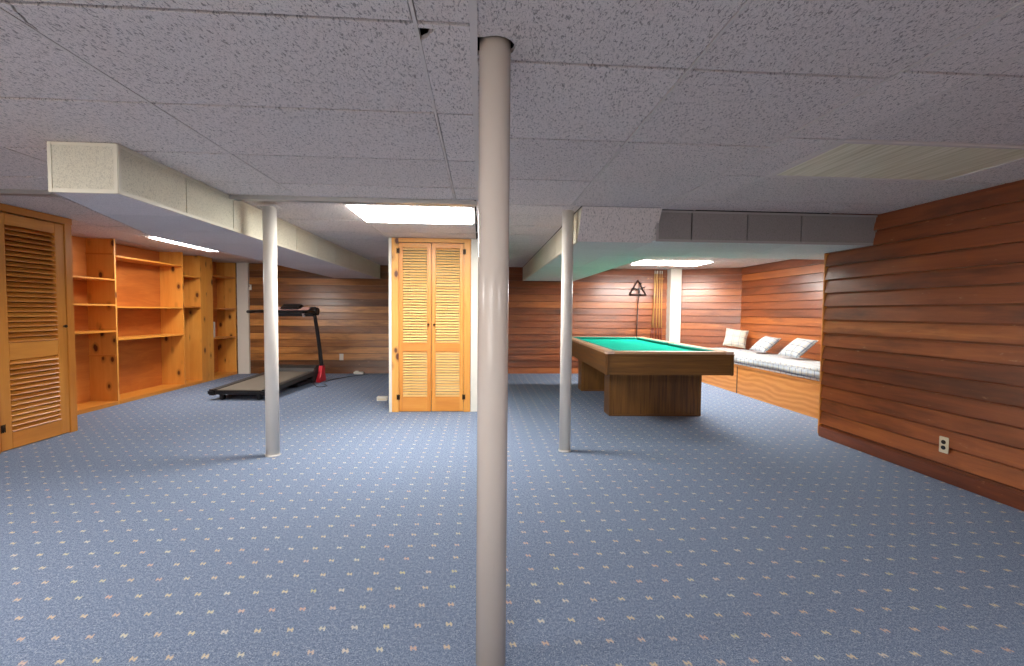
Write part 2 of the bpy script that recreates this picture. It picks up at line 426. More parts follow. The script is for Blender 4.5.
# unseen door-like opening added behind the viewer to bring in fill daylight
added_win = sroot('added_window_1', 'wide door-like opening added behind the viewer for fill daylight', (0, 0, 0))
m = MB()
m.box(WX0, WX1, YR0-.06, YR0-.005, 1.95, C+.17, g=0); m.box(WX0, WX1, YR0-.06, YR0-.005, 0.0, .07, g=0)
nn = 5
for k in range(nn+1):
    x = WX0+(WX1-WX0)*k/nn; m.box(x-.03, x+.03, YR0-.06, YR0-.005, .07, 1.95, g=2)
m.build('added_window_frame', M_white, added_win)
m = MB(); m.box(XR+.002, XA+.1, YE-.14, YE-.02, 0, C+.17, g=2); struct(m.build('wall_alcoveend', M_redwood), 'return wall at the near end of the alcove')
m = MB(); m.box(XR-.032, XR+.03, YE+.001, YE+.022, .02, S, g=2, bev=.003); struct(m.build('trim_1', M_oakpanel), 'narrow upright orange trim at the end of the near right wall')
m = MB(); m.box(XR-.045, XR-.027, YR0+.05, YE-.003, .0, .10, g=1, r=.12, bev=.006); struct(m.build('baseboard_right', M_redwood), 'dark bottom board of the near right wall')
# white posts
m = MB(); m.box(3.60, 3.81, 8.80, 8.985, 0, C, g=2); struct(m.build('trim_2', M_white), 'white painted post beside the billiard cues')
m = MB(); m.box(-4.40, -4.205, 8.925, 8.975, 0, C, g=2); struct(m.build('trim_3', M_white), 'white painted post between bookcase and back wall')

# --- ceiling of lay-in tiles
tiles = MB(); grid = MB()
TW = .017
def tile(x0, x1, y0, y1, poly=None, mi=0):
    g = TW*.5
    dz = random.uniform(-.0012, .0012); r = random.random()
    z = C+dz
    if poly is None: poly = [(x0+g, y0+g), (x1-g, y0+g), (x1-g, y1-g), (x0+g, y1-g)]
    tl = [random.uniform(-.0012, .0012) for _ in range(2)]
    n = len(poly)
    zz = [z + tl[0]*(p[0]-x0)/(x1-x0) + tl[1]*(p[1]-y0)/(y1-y0) for p in poly]
    tiles.face([(p[0], p[1], q) for p, q in reversed(list(zip(poly, zz)))], None, r, mi)
    for i in range(n):
        j = (i+1) % n
        a, b = poly[i], poly[j]
        tiles.face([(a[0], a[1], zz[i]), (b[0], b[1], zz[j]), (b[0], b[1], zz[j]+.014), (a[0], a[1], zz[i]+.014)], None, r, mi)
def region(xs, ys, skip=(), special={}, bary=True, barw=.0105, ylines=True):
    for i in range(len(xs)-1):
        for j in range(len(ys)-1):
            if (i, j) in skip: continue
            tile(xs[i], xs[i+1], ys[j], ys[j+1], special.get((i, j)))
    for i, x in enumerate(xs[1:-1]):
        grid.box(x-barw/2, x+barw/2, ys[0], ys[-1], C-.002, C+.02, g=1, r=.5)
    for y in ys[1:-1]:
        grid.box(xs[0], xs[-1], y-.004, y+.004, C+.012, C+.02, g=0, r=.5)
# near left
xs = [XL, -3.675, -2.515, -1.355, -.195, -.025]
ys = [1.436-.635*k for k in range(7, 0, -1)] + [1.436, 2.078, 2.71, 3.30, 3.655]
ys[0] = YR0
g = TW*.5
jn = ys.index(1.436)
hole = [(-.195+.006, 1.436+g+.018), (-.138, 1.436+g+.022), (-.146, 1.436+g+.036), (-.160, 1.436+g+.048), (-.166, 1.436+g+.066), (-.195+.006, 1.436+g+.084)]
spec = {(4, jn): [(-.195+.006, 1.436+g), (-.025-g, 1.436+g), (-.025-g, 2.078-g), (-.195+.006, 2.078-g)] + hole[::-1]}
# a tile with a ragged crack at its left edge
spec[(3, jn)] = [(-1.355+g, 1.436+g), (-1.318, 1.436+g), (-1.312, 1.452), (-1.325, 1.475), (-1.330, 1.50), (-1.343, 1.53), (-1.340, 1.55), (-1.352, 1.585), (-1.348, 1.586),
                 (-1.336, 1.553), (-1.336, 1.532), (-1.323, 1.505), (-1.318, 1.478), (-1.304, 1.452), (-1.308, 1.436+g), (-.195-.006, 1.436+g), (-.195-.006, 2.078-g), (-1.355+g, 2.078-g)]
LB = [(-1.355, -.195, -1.739, -1.104)]
ysr = ys
i_l = 3; j_l = min(range(len(ys)-1), key=lambda j: abs(ys[j]-(1.436-.635*4)))
near_light_cells = []
region(xs, ys, skip=[(3, j_l), (1, jn-1)], special=spec)
near_light_cells.append((xs[1], xs[2], ys[jn-1], ys[jn]))
near_light_cells.append((xs[3], xs[4], ys[j_l], ys[j_l+1]))
# near middle right, square tiles
xs2 = [-.025, .715, 1.446]
ys2 = [1.633-.707*k for k in range(6, 0, -1)] + [1.633, 2.335, 3.04, 3.755]; ys2[0] = YR0
pc = (.042, 1.55); arc = []
for k in range(13):
    a = math.radians(-125+250*k/12); arc.append((pc[0]+.063*math.cos(a), pc[1]+.063*math.sin(a)))
jj = ys2.index(1.633)-1
nx = -.025+g
poly = [(nx, ys2[jj]+g), (.715-g, ys2[jj]+g), (.715-g, 1.633-g), (nx, 1.633-g), (nx, arc[-1][1])] + arc[::-1] + [(nx, arc[0][1])]
region(xs2, ys2, special={(0, jj): poly})
# near right, light fittings column
xs3 = [1.446, 1.735, 2.90, XR]
ys3 = [1.58-.625*k for k in range(7, 0, -1)] + [1.58, 2.205, 2.83, 3.455, 3.80]; ys3[0] = YR0
jf = ys3.index(2.205); jb = ys3.index(1.58)-4
region(xs3, ys3, skip=[(1, jf), (1, jb)], barw=.0155)
fix_off = (xs3[1], xs3[2], ys3[jf], ys3[jf+1]); near_light_cells.append((xs3[1], xs3[2], ys3[jb], ys3[jb+1]))
# beyond the beam strip, left
xs4 = [XL, -4.5, -3.90, -3.3, -2.25, -1.09, -.045]
ys4 = [3.655, 3.86, 4.57, 5.2, 5.82, 7.12, 7.74, 8.36, YB]
region(xs4, ys4, skip=[(5, 1), (2, 4)])
fix1 = (xs4[5], xs4[6], ys4[1], ys4[2]); fix3 = (xs4[2], xs4[3], ys4[4], ys4[5])
# between closet and duct
region([-.045, .80], [3.755, 4.14, 4.66, 5.2, 5.8, 6.4, 7.0, 7.6, 8.2, YB])
# alcove area beyond the cross soffit
xs5 = [1.76, 2.55, 3.75, XA]; ys5 = [4.88, 5.5, 6.12, 6.75, 7.4, 8.06, YB]
region(xs5, ys5, skip=[(1, 4), (1, 1)])
fix5 = (xs5[1], xs5[2], ys5[1], ys5[2])
fix2 = (xs5[1], xs5[2], ys5[4], ys5[5])
grid.box(-.036, -.014, YR0, 3.755, C-.004, C+.02, g=1, r=.5)
grid.box(1.441, 1.451, YR0, 3.74, C-.003, C+.02, g=1, r=.5)
ceil = struct(tiles.build('ceiling', M_tile, weld=False), 'suspended ceiling of fissured white tiles')
grid.build('ceiling_grid', M_grid, ceil)
pl = MB(); pl.box(XL-.1, XA+.4, YR0-.1, YB+.2, C+.16, C+.22); pl.build('plenum', M_plenum, ceil)

# beam strip across the room
M_strip = plain('brushed_metal_strip', srgb(176, 172, 168), .4, .5)
for n_, (x0, x1) in enumerate([(-1.845, -.03), (-4.8, -2.32)]):
    m = MB(); m.box(x0, x1, 3.665, 3.765, C-.022, C-.0015, g=0, bev=.004); m.box(x0, x1, 3.655, 3.668, C-.03, C-.0015, g=0)
    struct(m.build('trim_%d' % (4+n_), M_strip), ['metal strip crossing the ceiling above the left column', 'metal strip crossing the ceiling above the louvered door'][n_])

# --- soffits
backs = []
def panel_run(mb, gr, ax, fixed, a0, a1, seams, z0, z1, out, th=.012):
    """vertical tiled face. ax='y': face at x=fixed running along y."""
    edges = [a0]+seams+[a1]
    BK = MB()
    if ax == 'y': BK.box(min(fixed-out*.03, fixed-out*.02), max(fixed-out*.03, fixed-out*.02), a0+.02, a1-.02, z0+.02, z1-.01)
    else: BK.box(a0+.02, a1-.02, min(fixed-out*.03, fixed-out*.02), max(fixed-out*.03, fixed-out*.02), z0+.02, z1-.01)
    backs.append(BK)
    for i in range(len(edges)-1):
        p, q = edges[i]+.005, edges[i+1]-.005
        if ax == 'y': mb.box(min(fixed, fixed-out*th), max(fixed, fixed-out*th), p, q, z0+.004, z1-.004, g=1)
        else: mb.box(p, q, min(fixed, fixed-out*th), max(fixed, fixed-out*th), z0+.004, z1-.004, g=0)
    e = .0025
    for (lo, hi) in ((z0-.001, z0+.018), (z1-.016, z1)):
        if ax == 'y': gr.box(min(fixed+out*e, fixed-out*.01), max(fixed+out*e, fixed-out*.01), a0, a1, lo, hi, g=1)
        else: gr.box(a0, a1, min(fixed+out*e, fixed-out*.01), max(fixed+out*e, fixed-out*.01), lo, hi, g=0)
    for sm in (a0+.009, a1-.009):
        e = .0037
        if ax == 'y': gr.box(min(fixed+out*e, fixed-out*.01), max(fixed+out*e, fixed-out*.01), sm-.009, sm+.009, z0, z1, g=2)
        else: gr.box(sm-.009, sm+.009, min(fixed+out*e, fixed-out*.01), max(fixed+out*e, fixed-out*.01), z0, z1, g=2)

# left bulkhead
L0, L1y, LX = 2.585, 8.93, -1.85
side = MB(); gr = MB(); bot = MB()
panel_run(side, gr, 'y', LX, L0, L1y, [3.15, 3.72, 4.33, 4.94, 5.56, 6.23, 6.9, 7.6, 8.2], S, C-.003, 1)
front = MB(); grf = MB()
panel_run(front, grf, 'x', L0, -2.185, LX, [], S, C-.003, -1)
# underside strips, left edge widening
ysb = [L0+.004, 3.18, 3.82, 4.45, 5.07, 5.7, 6.33, 6.96, 7.6, 8.22, L1y]
def lx(y): return -2.185-(min(y, 4.05)-L0)/(4.05-L0)*.485
for a, b in zip(ysb[:-1], ysb[1:]):
    pts = [(lx(a)+.004, a+.002), (LX-.006, a+.002), (LX-.006, b-.002), (lx(b)+.004, b-.002)]
    if a < 4.05 < b: pts = pts[:3]+[(lx(b)+.004, b-.002), (lx(4.05)+.004, 4.05)]
    bot.prism(pts, S+.002, S+.012, r=random.random())
# left slanted face
back = MB()
for a, b in ((L0, 4.05), (4.05, L1y)):
    x0, x1 = lx(a), lx(b)
    back.face([(x0, a, S), (x0, a, C-.003), (x1, b, C-.003), (x1, b, S)], [(a, S), (a, C), (b, C), (b, S)], .4)
    back.face([(x0+.01, a, S), (x1+.01, b, S), (x1+.01, b, C-.003), (x0+.01, a, C-.003)], [(a, S), (b, S), (b, C), (a, C)], .4)
back.box(lx(9), LX, L1y-.012, L1y, S, C-.004)
o = struct(side.build('trim_6', M_tilecream), 'long boxed bulkhead of cream tiles on the left of the ceiling')
front.build('front_panel', M_tilecream, o); gr.build('corner_angle', M_gridcream, o); grf.build('front_angle', M_gridcream, o)
backs[0].build('dark_backing', M_plenum, o); bot.build('underside', M_tilelilac, o); back.build('far_side_panel', M_tile, o)

# right duct : runs along Y (x .80-1.76) and crosses along X (y 3.8-4.88)
DX0, DX1 = .80, 1.76
side = MB(); gr = MB()
panel_run(side, gr, 'y', DX0, 3.93, YB-.02, [4.5, 5.07, 5.64, 6.25, 6.9, 7.55, 8.2], S, C-.003, -1)
side.face([(DX0, 3.93, S), (DX0, 3.93, C-.003), (DX0, 3.745, C-.003)], [(3.93, S), (3.93, C), (3.745, C)], .5)
side.face([(DX0+.012, 3.93, S), (DX0+.012, 3.745, C-.003), (DX0+.012, 3.93, C-.003)], [(3.93, S), (3.745, C), (3.93, C)], .5)
o = struct(side.build('trim_7', M_tilecream, weld=False), 'boxed duct soffit crossing the ceiling above the pool table')
gr.build('corner_angle', M_gridcream, o)
sl = MB()
YT, YBt = 3.745, 3.905
x0, x1 = DX0, 1.447
sl.face([(x0, YBt, S), (x1, YBt, S), (x1, YT, C-.002), (x0, YT, C-.002)], [(x0, 0), (x1, 0), (x1, .3), (x0, .3)], .6)
sl.face([(x0, YBt+.012, S), (x0, YT+.012, C-.002), (x1, YT+.012, C-.002), (x1, YBt+.012, S)], None, .6)
sl.face([(x1, YBt, S), (x1, YBt+.012, S), (x1, YT+.012, C-.002), (x1, YT, C-.002)], None, .6)
sl.face([(x0, YBt, S), (x0, YT, C-.002), (x0, YT+.012, C-.002), (x0, YBt+.012, S)], None, .6)
sl.build('sloped_panel', M_tile, o)
fr = MB(); grd = MB()
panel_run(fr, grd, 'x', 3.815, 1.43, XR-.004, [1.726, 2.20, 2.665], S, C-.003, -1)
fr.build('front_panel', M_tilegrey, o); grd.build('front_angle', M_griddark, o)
un = MB()
def strip(x0, x1, y0, y1): un.prism([(x0+.002, y0+.002), (x1-.002, y0+.002), (x1-.002, y1-.002), (x0+.002, y1-.002)], S+.001, S+.012, r=random.random())
for a, b in ((3.92, 4.4), (4.4, 4.88)):
    for p, q in ((.82, 1.42), (1.42, 2.03), (2.03, 2.65), (2.65, XR-.02)): strip(p, q, a if p < 1.4 else max(a-.09 if a < 4 else a, 3.83), b)
strip(XR-.018, XA-.01, 4.38, 4.88)
for a in [4.88+.62*k for k in range(7)]:
    strip(.82, 1.28, a, min(a+.62, YB-.02)); strip(1.28, DX1, a, min(a+.62, YB-.02))
un.build('underside', M_tileaqua, o); backs[2].build('dark_backing', M_plenum, o); backs[3].build('dark_backing', M_plenum, o)
bk = MB(); bk.box(DX1-.012, DX1, 4.88, YB-.02, S, C-.003); bk.box(DX1, XA-.008, 4.868, 4.88, S, C-.003, g=0)
bk.build('far_side_panel', M_tile, o)

# --- light fittings
def fixture(cell, label, matl, name='ceiling_light', long_ax=0, group=None):
    x0, x1, y0, y1 = cell; cx_, cy_ = (x0+x1)/2, (y0+y1)/2; hx, hy = (x1-x0)/2-.006, (y1-y0)/2-.006
    t = thing(name, label, 'ceiling light', (cx_, cy_, C), 0, 'rectangular ceiling light panels')
    w = .028
    fr = MB()
    fr.box(-hx, hx, -hy, -hy+w, -.006, .02, bev=.002); fr.box(-hx, hx, hy-w, hy, -.006, .02, bev=.002)
    fr.box(-hx, -hx+w, -hy+w, hy-w, -.006, .02, bev=.002); fr.box(hx-w, hx, -hy+w, hy-w, -.006, .02, bev=.002)
    fr.build('light_frame', M_grid, t)
    b = MB(); b.box(-hx+.005, hx-.005, -hy+.005, hy-.005, .10, .11)
    for q in ((-hx+.005, -hx+.012, -hy, hy), (hx-.012, hx-.005, -hy, hy)): b.box(q[0], q[1], q[2]+.005, q[3]-.005, .02, .10)
    for q in ((-hy+.005, -hy+.012), (hy-.012, hy-.005)): b.box(-hx+.012, hx-.012, q[0], q[1], .02, .10)
    b.build('light_housing', M_grid, t)
    d = MB(); d.box(-hx+w, hx-w, -hy+w, hy-w, -.020 if matl is not M_lampoff else -.001, .004, g=long_ax)
    d.build('diffuser', matl, t)
    return t
fixture(fix1, 'large lit ceiling panel in front of the central louvered closet', M_lamp)
M_lampfar = emit('lit_far_diffuser', (1, .975, .93, 1), 32.)
fixture(fix2, 'lit ceiling panel beyond the duct, near the white post and billiard cues', M_lampfar)
M_lampmid = emit('lit_middle_diffuser', (1, .975, .93, 1), 22.)
fixture(fix5, 'lit ceiling panel hidden above the right side of the pool table', M_lampmid)
fixture(fix3, 'lit ceiling panel seen as a thin bright line above the pine bookcase', M_lampslim)
fixture(fix_off, 'unlit ceiling panel with a yellowed ribbed lens near the right wall', M_lampoff)
M_lampside = emit('lit_side_diffuser', (1, .96, .92, 1), 26.)
M_lampfill = emit('added_fill_diffuser', (1, .97, .94, 1), 14.)  # for the two unseen panels added behind the viewer as fill light
for q, l_ in zip(near_light_cells, ('lit ceiling panel just outside the view on the left', 'added fill light panel behind the viewer on the left', 'added fill light panel behind the viewer on the right')): fixture(q, l_, M_lampside if 'just' in l_ else M_lampfill)

# ================================================================ STEEL COLUMNS
def column(x, y, rad, mat, label, plate):
    t = thing('support_column', label, 'column', (x, y, 0), 0, 'round steel support columns')
    m = MB(); m.tube([(0, 0, .012 if mat is not M_pole else 0), (0, 0, C+(.12 if not plate else -.024))], rad, 40); m.build('column_shaft', mat, t)
    if mat is not M_pole:
        b = MB(); b.tube([(0, 0, 0), (0, 0, .012)], rad+.004, 40); b.build('base_ring', mat, t)
    if plate:
        p = MB(); p.box(-.075, .075, -.055, .055, C-.034, C-.026, bev=.002)
        for dx in (-.06, .06): p.tube([(dx, 0, C-.046), (dx, 0, C-.034)], .009, 6)
        p.build('top_plate', M_grid, t)
    return t
column(.042, 1.55, .050, M_pole, 'thick taupe steel column in the centre foreground rising through the ceiling', False)
column(-1.668, 3.91, .051, M_polewhite, 'white steel column in front of the treadmill', True)
column(.724, 3.95, .048, M_polewhite, 'off-white steel column beside the left end of the pool table', False)

# ================================================================ LOUVERED DOORS
def louver_leaf(parent, w, h, z_rails, stile, mat, matl, side, knob_u, knob_z, th=.03, pitch=.031, hinges=None, hw=.0145):
    """leaf in local frame: u 0..w along x, facing -y; z 0..h. z_rails: [(z0,z1)..] openings"""
    fr = MB()
    fr.box(0, stile, 0, th, 0, h, g=2, bev=.003, r=random.random()); fr.box(w-stile, w, 0, th, 0, h, g=2, bev=.003, r=random.random())
    zs = [0]+[q for r_ in z_rails for q in r_]+[h]
    for a, b in zip(zs[::2], zs[1::2]): fr.box(stile, w-stile, 0, th, a, b, g=0, bev=.003, r=random.random())
    f_ = fr.build('door_frame', mat, parent)
    for a, b in z_rails:
        sl = MB(); n = int((b-a)/pitch)
        for k in range(n):
            z = a+(k+.5)*(b-a)/n
            mt = Matrix.Translation((0, th/2, z)) @ Matrix.Rotation(math.radians(40), 4, 'X')
            sl.box(stile-.002, w-stile+.002, -hw, hw, -.0035, .0035, g=0, mat=mt, r=random.random())
        sl.build('louver_panel', matl, parent)
    k = MB(); k.tube([(knob_u, 0, knob_z), (knob_u, -.012, knob_z), (knob_u, -.014, knob_z), (knob_u, -.026, knob_z), (knob_u, -.031, knob_z)], [.006, .006, .013, .014, .008], 14)
    k.build('knob', M_brass, parent)
    for (hu, hz) in hinges or []:
        hb = MB()
        for sg in (-1, 1):   # butterfly hinge leaves
            hb.prism([(hu, hz-.018), (hu+sg*.018, hz-.034), (hu+sg*.018, hz+.034), (hu, hz+.018)] if sg > 0 else [(hu, hz+.018), (hu-.018, hz+.034), (hu-.018, hz-.034), (hu, hz-.018)], 0, .004, mat=Matrix(((1, 0, 0, 0), (0, 0, -1, -.0075), (0, 1, 0, 0), (0, 0, 0, 1))))
        hb.tube([(hu, -.009, hz-.032), (hu, -.009, hz+.032)], .005, 8)
        hb.build('hinge', M_brass, parent)

# central closet
YD = 5.55
root = sroot('wall_closet', 'white boxed closet in the middle of the room')
m = MB()
m.box(-1.052, -1.02, YD, YD+1.5, 0, C-.004, g=2); m.box(-.108, -.03, YD, YD+1.5, 0, C-.004, g=2)
m.box(-1.02, -.108, YD+1.46, YD+1.5, 0, C-.004, g=2); m.build('closet_sides', M_white, root)
m = MB()
m.box(-1.018, -.940, YD-.006, YD+.03, 0, C-.006, g=2, bev=.003, r=.8); m.box(-.190, -.112, YD-.006, YD+.03, 0, C-.006, g=2, bev=.003, r=.5)
m.box(-.940, -.190, YD-.006, YD+.03, 1.968, C-.006, g=0, bev=.003, r=.6)
m.build('door_casing', M_pine, root)
for n_, (x0, x1, ku, hx_) in enumerate([(-.937, -.568, .369-.03, -.006), (-.562, -.193, .03, .375)]):
    d = sroot('door_%d' % (n_+1), ['left leaf of the central louvered closet doors', 'right leaf of the central louvered closet doors'][n_], (x0, YD, .006))
    louver_leaf(d, x1-x0, 1.955, [(.17, .70), (.80, 1.90)], .045, M_pineclear, M_louver, 1, ku, 1.016, hinges=[(hx_, .17), (hx_, 1.86)])

# left closet with louvered door facing +x
root = sroot('wall_leftcloset', 'closet block at the left edge with pine casing')
m = MB()
m.box(XL+.02, XC-.05, YC-.045, YC-.01, 0, C-.004, g=2); m.build('closet_side', M_ply, root)
m = MB()
m.box(XC-.05, XC+.008, 4.705, YC, 0, C-.03, g=2, bev=.003, r=.4); m.box(XC-.05, XC+.008, 4.01, 4.05, 0, C-.03, g=2, bev=.003, r=.4)
m.box(XC-.05, XC+.012, 4.01, YC+.004, 1.955, C-.006, g=1, bev=.003, r=.2)
m.build('door_casing', M_olddoor, root)
d = sroot('door_3', 'tall amber louvered door at the far left edge', (XC+.002, 4.055, .008))
# leaf is built along x facing -y: rotate so +x(local)->+y and -y -> +x
d.rotation_euler = (0, 0, PI/2)
louver_leaf(d, .645, 1.935, [(.135, .735), (.875, 1.845)], .095, M_olddoor, M_olddoor, 1, .612, 1.0, pitch=.041, hinges=[(.012, .185)], hw=.0235)

# ================================================================ BOOKCASE
XS, XSB = -4.415, -4.735
t = thing('built_in_bookcase', 'long built-in knotty pine bookcase along the left wall', 'bookcase', (XS, 6.9, 0))
def part(mb, name, mat, parent=t, loc=(XS, 6.9, 0)): return local(mb, loc).build(name, mat, parent)
bays = [(4.80, 6.08, [1.53, 1.225, .908]), (6.08, 7.39, [1.82, 1.2, .803]), (7.39, 7.84, [1.68, 1.215]), (8.16, 8.91, [1.75, 1.196, .69])]
TH = .022
for y in (4.80, 6.08, 7.39, 7.84, 8.16, 8.91):
    # each upright: two boards side by side in depth
    m = MB(); m.box(XSB, -4.6, y-TH/2, y+TH/2, 0, C-.005, g=2); m.box(-4.6, XS, y-TH/2, y+TH/2, 0, C-.005, g=2)
    part(m, 'upright', M_pine)
m = MB()
for (a, b, _) in bays: m.box(XSB-.012, XSB, a, b, 0, C-.005, g=1)
part(m, 'back_panel', M_ply)
m = MB(); m.box(XS-.02, XS+.001, 7.83, 8.00, 0, C-.005, g=2); m.box(XS-.02, XS+.001, 8.002, 8.17, 0, C-.005, g=2); part(m, 'front_panel', M_pine)
for a, b, zs in bays:
    for z in zs:
        m = MB(); m.box(XSB, XS+.002, a+TH/2, b-TH/2, z-.02, z, g=1, bev=.002); part(m, 'shelf', M_pineclear)
    m = MB(); m.box(XSB, XS+.004, a+TH/2, b-TH/2, .0, .045, g=1, bev=.002); part(m, 'base_board', M_pineclear)
for z in (1.84, .61):
    m = MB(); m.box(XSB, XS-.01, 6.08-TH/2-.012, 6.08-TH/2, z-.018, z, g=0); part(m, 'shelf_cleat', M_pineclear)
m = MB(); m.box(-4.71, -4.53, 8.42, 8.445, .692, .96, g=2, bev=.003)
bk_ = thing('booklet', 'thin white booklet standing upright on the lowest shelf by the white post', 'book', (-4.62, 8.43, .692))
local(m, (-4.62, 8.43, .692)); m.build('booklet_cover', M_whiteplastic, bk_)

# ================================================================ WINDOW SEAT
XSF = 3.81
t = thing('window_seat_bench', 'long built-in bench with orange wood front panels in the alcove', 'bench', (4.3, 6.3, 0))
LC = (4.3, 6.3, 0)
for a, b in ((4.40, 6.76), (6.765, 8.60)):
    m = MB(); m.box(XSF, XSF+.02, a, b, .0, .40, g=1, bev=.001); local(m, LC).build('front_panel', M_oakfig, t)
m = MB(); m.prism([(XSF-.012, 4.38), (XA-.03, 4.38), (XA-.03, 8.30), (XSF-.012, 8.80)], .40, .425, r=.3); local(m, LC).build('seat_top', M_oakpanel, t)
m = MB(); m.box(XSF-.004, XSF+.001, 6.754, 6.77, .0, .40, g=2); local(m, LC).build('joint_strip', M_darkwood, t)

def softbox(x0, x1, y0, y1, z0, z1, nx=10, ny=36, bulge=.012, seed=0, rad=.03):
    rg = random.Random(seed); m = MB()
    bm = bmesh.new(); bmesh.ops.create_cube(bm, size=1)
    for v in bm.verts: v.co = Vector(((v.co.x+.5)*(x1-x0)+x0, (v.co.y+.5)*(y1-y0)+y0, (v.co.z+.5)*(z1-z0)+z0))
    bmesh.ops.bevel(bm, geom=list(bm.edges), offset=rad, segments=4, affect='EDGES')
    for k in range(1, ny):
        y = y0+(y1-y0)*k/ny; bmesh.ops.bisect_plane(bm, geom=bm.verts[:]+bm.edges[:]+bm.faces[:], plane_co=(0, y, 0), plane_no=(0, 1, 0))
    for k in range(1, nx):
        x = x0+(x1-x0)*k/nx; bmesh.ops.bisect_plane(bm, geom=bm.verts[:]+bm.edges[:]+bm.faces[:], plane_co=(x, 0, 0), plane_no=(1, 0, 0))
    from mathutils import noise
    for v in bm.verts:
        if v.co.z > z0+.02:
            v.co.z += bulge*noise.noise(Vector((v.co.x*3, v.co.y*3, seed)))*1.4
            if v.co.x < x0+.02: v.co.x += bulge*.7*noise.noise(Vector((v.co.z*5, v.co.y*6, seed+3)))
    bm.normal_update()
    for fc in bm.faces:
        n = fc.normal; ax = max(range(3), key=lambda i: abs(n[i]))
        uvs = [((v.co.y, v.co.x) if ax == 2 else (v.co.y, v.co.z+x0-z1) if ax == 0 else (v.co.x, v.co.z)) for v in fc.verts]
        m.face([tuple(v.co) for v in fc.verts], uvs, .5, 0, True)
    bm.free(); return m
m = softbox(XSF-.012, 4.62, 4.42, 8.24, .427, .562, seed=2)
LC = (4.3, 6.3, .427)
cu = thing('seat_cushion', 'long plaid seat cushion lying on the window seat bench', 'cushion', LC)
local(m, LC).build('cushion_cover', M_plaid, cu)
pp = MB()
for z in (.440, .548): pp.tube([(XSF-.016, 4.45, z), (XSF-.016, 8.2, z)], .005, 6)
local(pp, LC).build('piping', M_plaid, cu)

def pillow_mesh(w, h, th, n=14):
    m = MB()
    def P_(i, j, sg):
        a, b = -1+2*i/n, -1+2*j/n
        fl = max(0., (1-abs(a)**3.2))**.6*max(0., (1-abs(b)**3.2))**.6
        pin = 1-.07*(1-abs(b)**2)*abs(a)**2*1.0
        pin2 = 1-.07*(1-abs(a)**2)*abs(b)**2
        return (a*w/2*pin, sg*th/2*fl, b*h/2*pin2+h/2)
    for sg in (-1, 1):
        for i in range(n):
            for j in range(n):
                q = [P_(i, j, sg), P_(i+1, j, sg), P_(i+1, j+1, sg), P_(i, j+1, sg)]
                uv = [(p[0], p[2]) for p in q]
                if sg > 0: q.reverse(); uv.reverse()
                m.face(q, uv, .5, 0, True)
    return m
def pillow(loc, rz, tilt, roll, mat, label, w=.40, h=.40):
    t = thing('throw_pillow', label, 'pillow', loc, 0, 'plaid throw pillows on the window seat')
    t.rotation_euler = Matrix.Rotation(rz, 3, 'Z').to_euler() if 0 else (0, 0, 0)
    t.rotation_euler = (Matrix.Rotation(rz, 3, 'Z') @ Matrix.Rotation(tilt, 3, 'X') @ Matrix.Rotation(roll, 3, 'Y')).to_euler()
    o = pillow_mesh(w, h, .12).build('pillow_cover', mat, t)
    sm = MB(); ring = [(-w/2, 0, .0), (-w/2*.93, 0, h/2), (-w/2, 0, h), (0, 0, h*.965), (w/2, 0, h), (w/2*.93, 0, h/2), (w/2, 0, 0), (0, 0, h*.035), (-w/2, 0, 0)]
    sm.tube(ring, .004, 6); sm.build('seam', mat, t)
    return t
# faces -y in local frame; rz=-90deg faces -x (towards the room)
pillow((4.43, 8.00, .602), math.radians(-34), math.radians(-24), math.radians(7), M_plaidcream, 'cream plaid pillow at the far end of the window seat against the angled wall', .36, .33)
pillow((4.30, 7.10, .600), math.radians(-86), math.radians(-50), math.radians(4), M_plaid, 'middle pillow of the window seat, white plaid, leaning on the alcove wall', .38, .34)
pillow((4.22, 6.24, .600), math.radians(-86), math.radians(-50), math.radians(3), M_plaid, 'nearest pillow of the window seat, white plaid, leaning far back', .40, .37)

# ================================================================ POOL TABLE
TX0, TX1, TY0, TY1, TZ, TB = 1.27, 2.605, 4.72, 7.68, .784, .542
LC = ((TX0+TX1)/2, (TY0+TY1)/2, 0)
t = thing('pool_table', 'large wood-sided pool table with teal cloth on two pedestal legs', 'pool table', (LC[0]+.05, LC[1], 0), math.radians(-1.5))
def pp_(mb, name, mat, parent=t): return local(mb, LC).build(name, mat, parent)
for nm, q, g_ in (('front', (TX0+.02, TX1-.02, TY0+.008, TY0+.033), 0), ('back', (TX0+.02, TX1-.02, TY1-.033, TY1-.008), 0), ('l', (TX0+.008, TX0+.033, TY0+.02, TY1-.02), 1), ('r', (TX1-.033, TX1-.008, TY0+.02, TY1-.02), 1)):
    m = MB(); m.box(q[0], q[1], q[2], q[3], TB, TZ-.022, g=g_, bev=.002); pp_(m, 'apron', M_walnut)
for x in (TX0, TX1-.035):
    for y in (TY0, TY1-.035):
        m = MB(); m.box(x, x+.035, y, y+.035, TB-.004, TZ-.02, g=2, bev=.008); pp_(m, 'corner_post', M_walnut)
m = MB(); m.box(TX0+.035, TX1-.035, TY0+.035, TY1-.035, TB+.02, TB+.04); pp_(m, 'bottom_board', M_walnut)
# rails
RW = .115
def railbox(x0, x1, y0, y1, g_):
    m = MB(); m.box(x0, x1, y0, y1, TZ-.026, TZ, g=g_, bev=.006); pp_(m, 'rail', M_railtop)
CP = .085; ym = (TY0+TY1)/2
railbox(TX0+CP, TX1-CP, TY0, TY0+RW, 0); railbox(TX0+CP, TX1-CP, TY1-RW, TY1, 0)
for x0 in (TX0, TX1-RW):
    railbox(x0, x0+RW, TY0+CP, ym-.045, 1); railbox(x0, x0+RW, ym+.045, TY1-CP, 1)
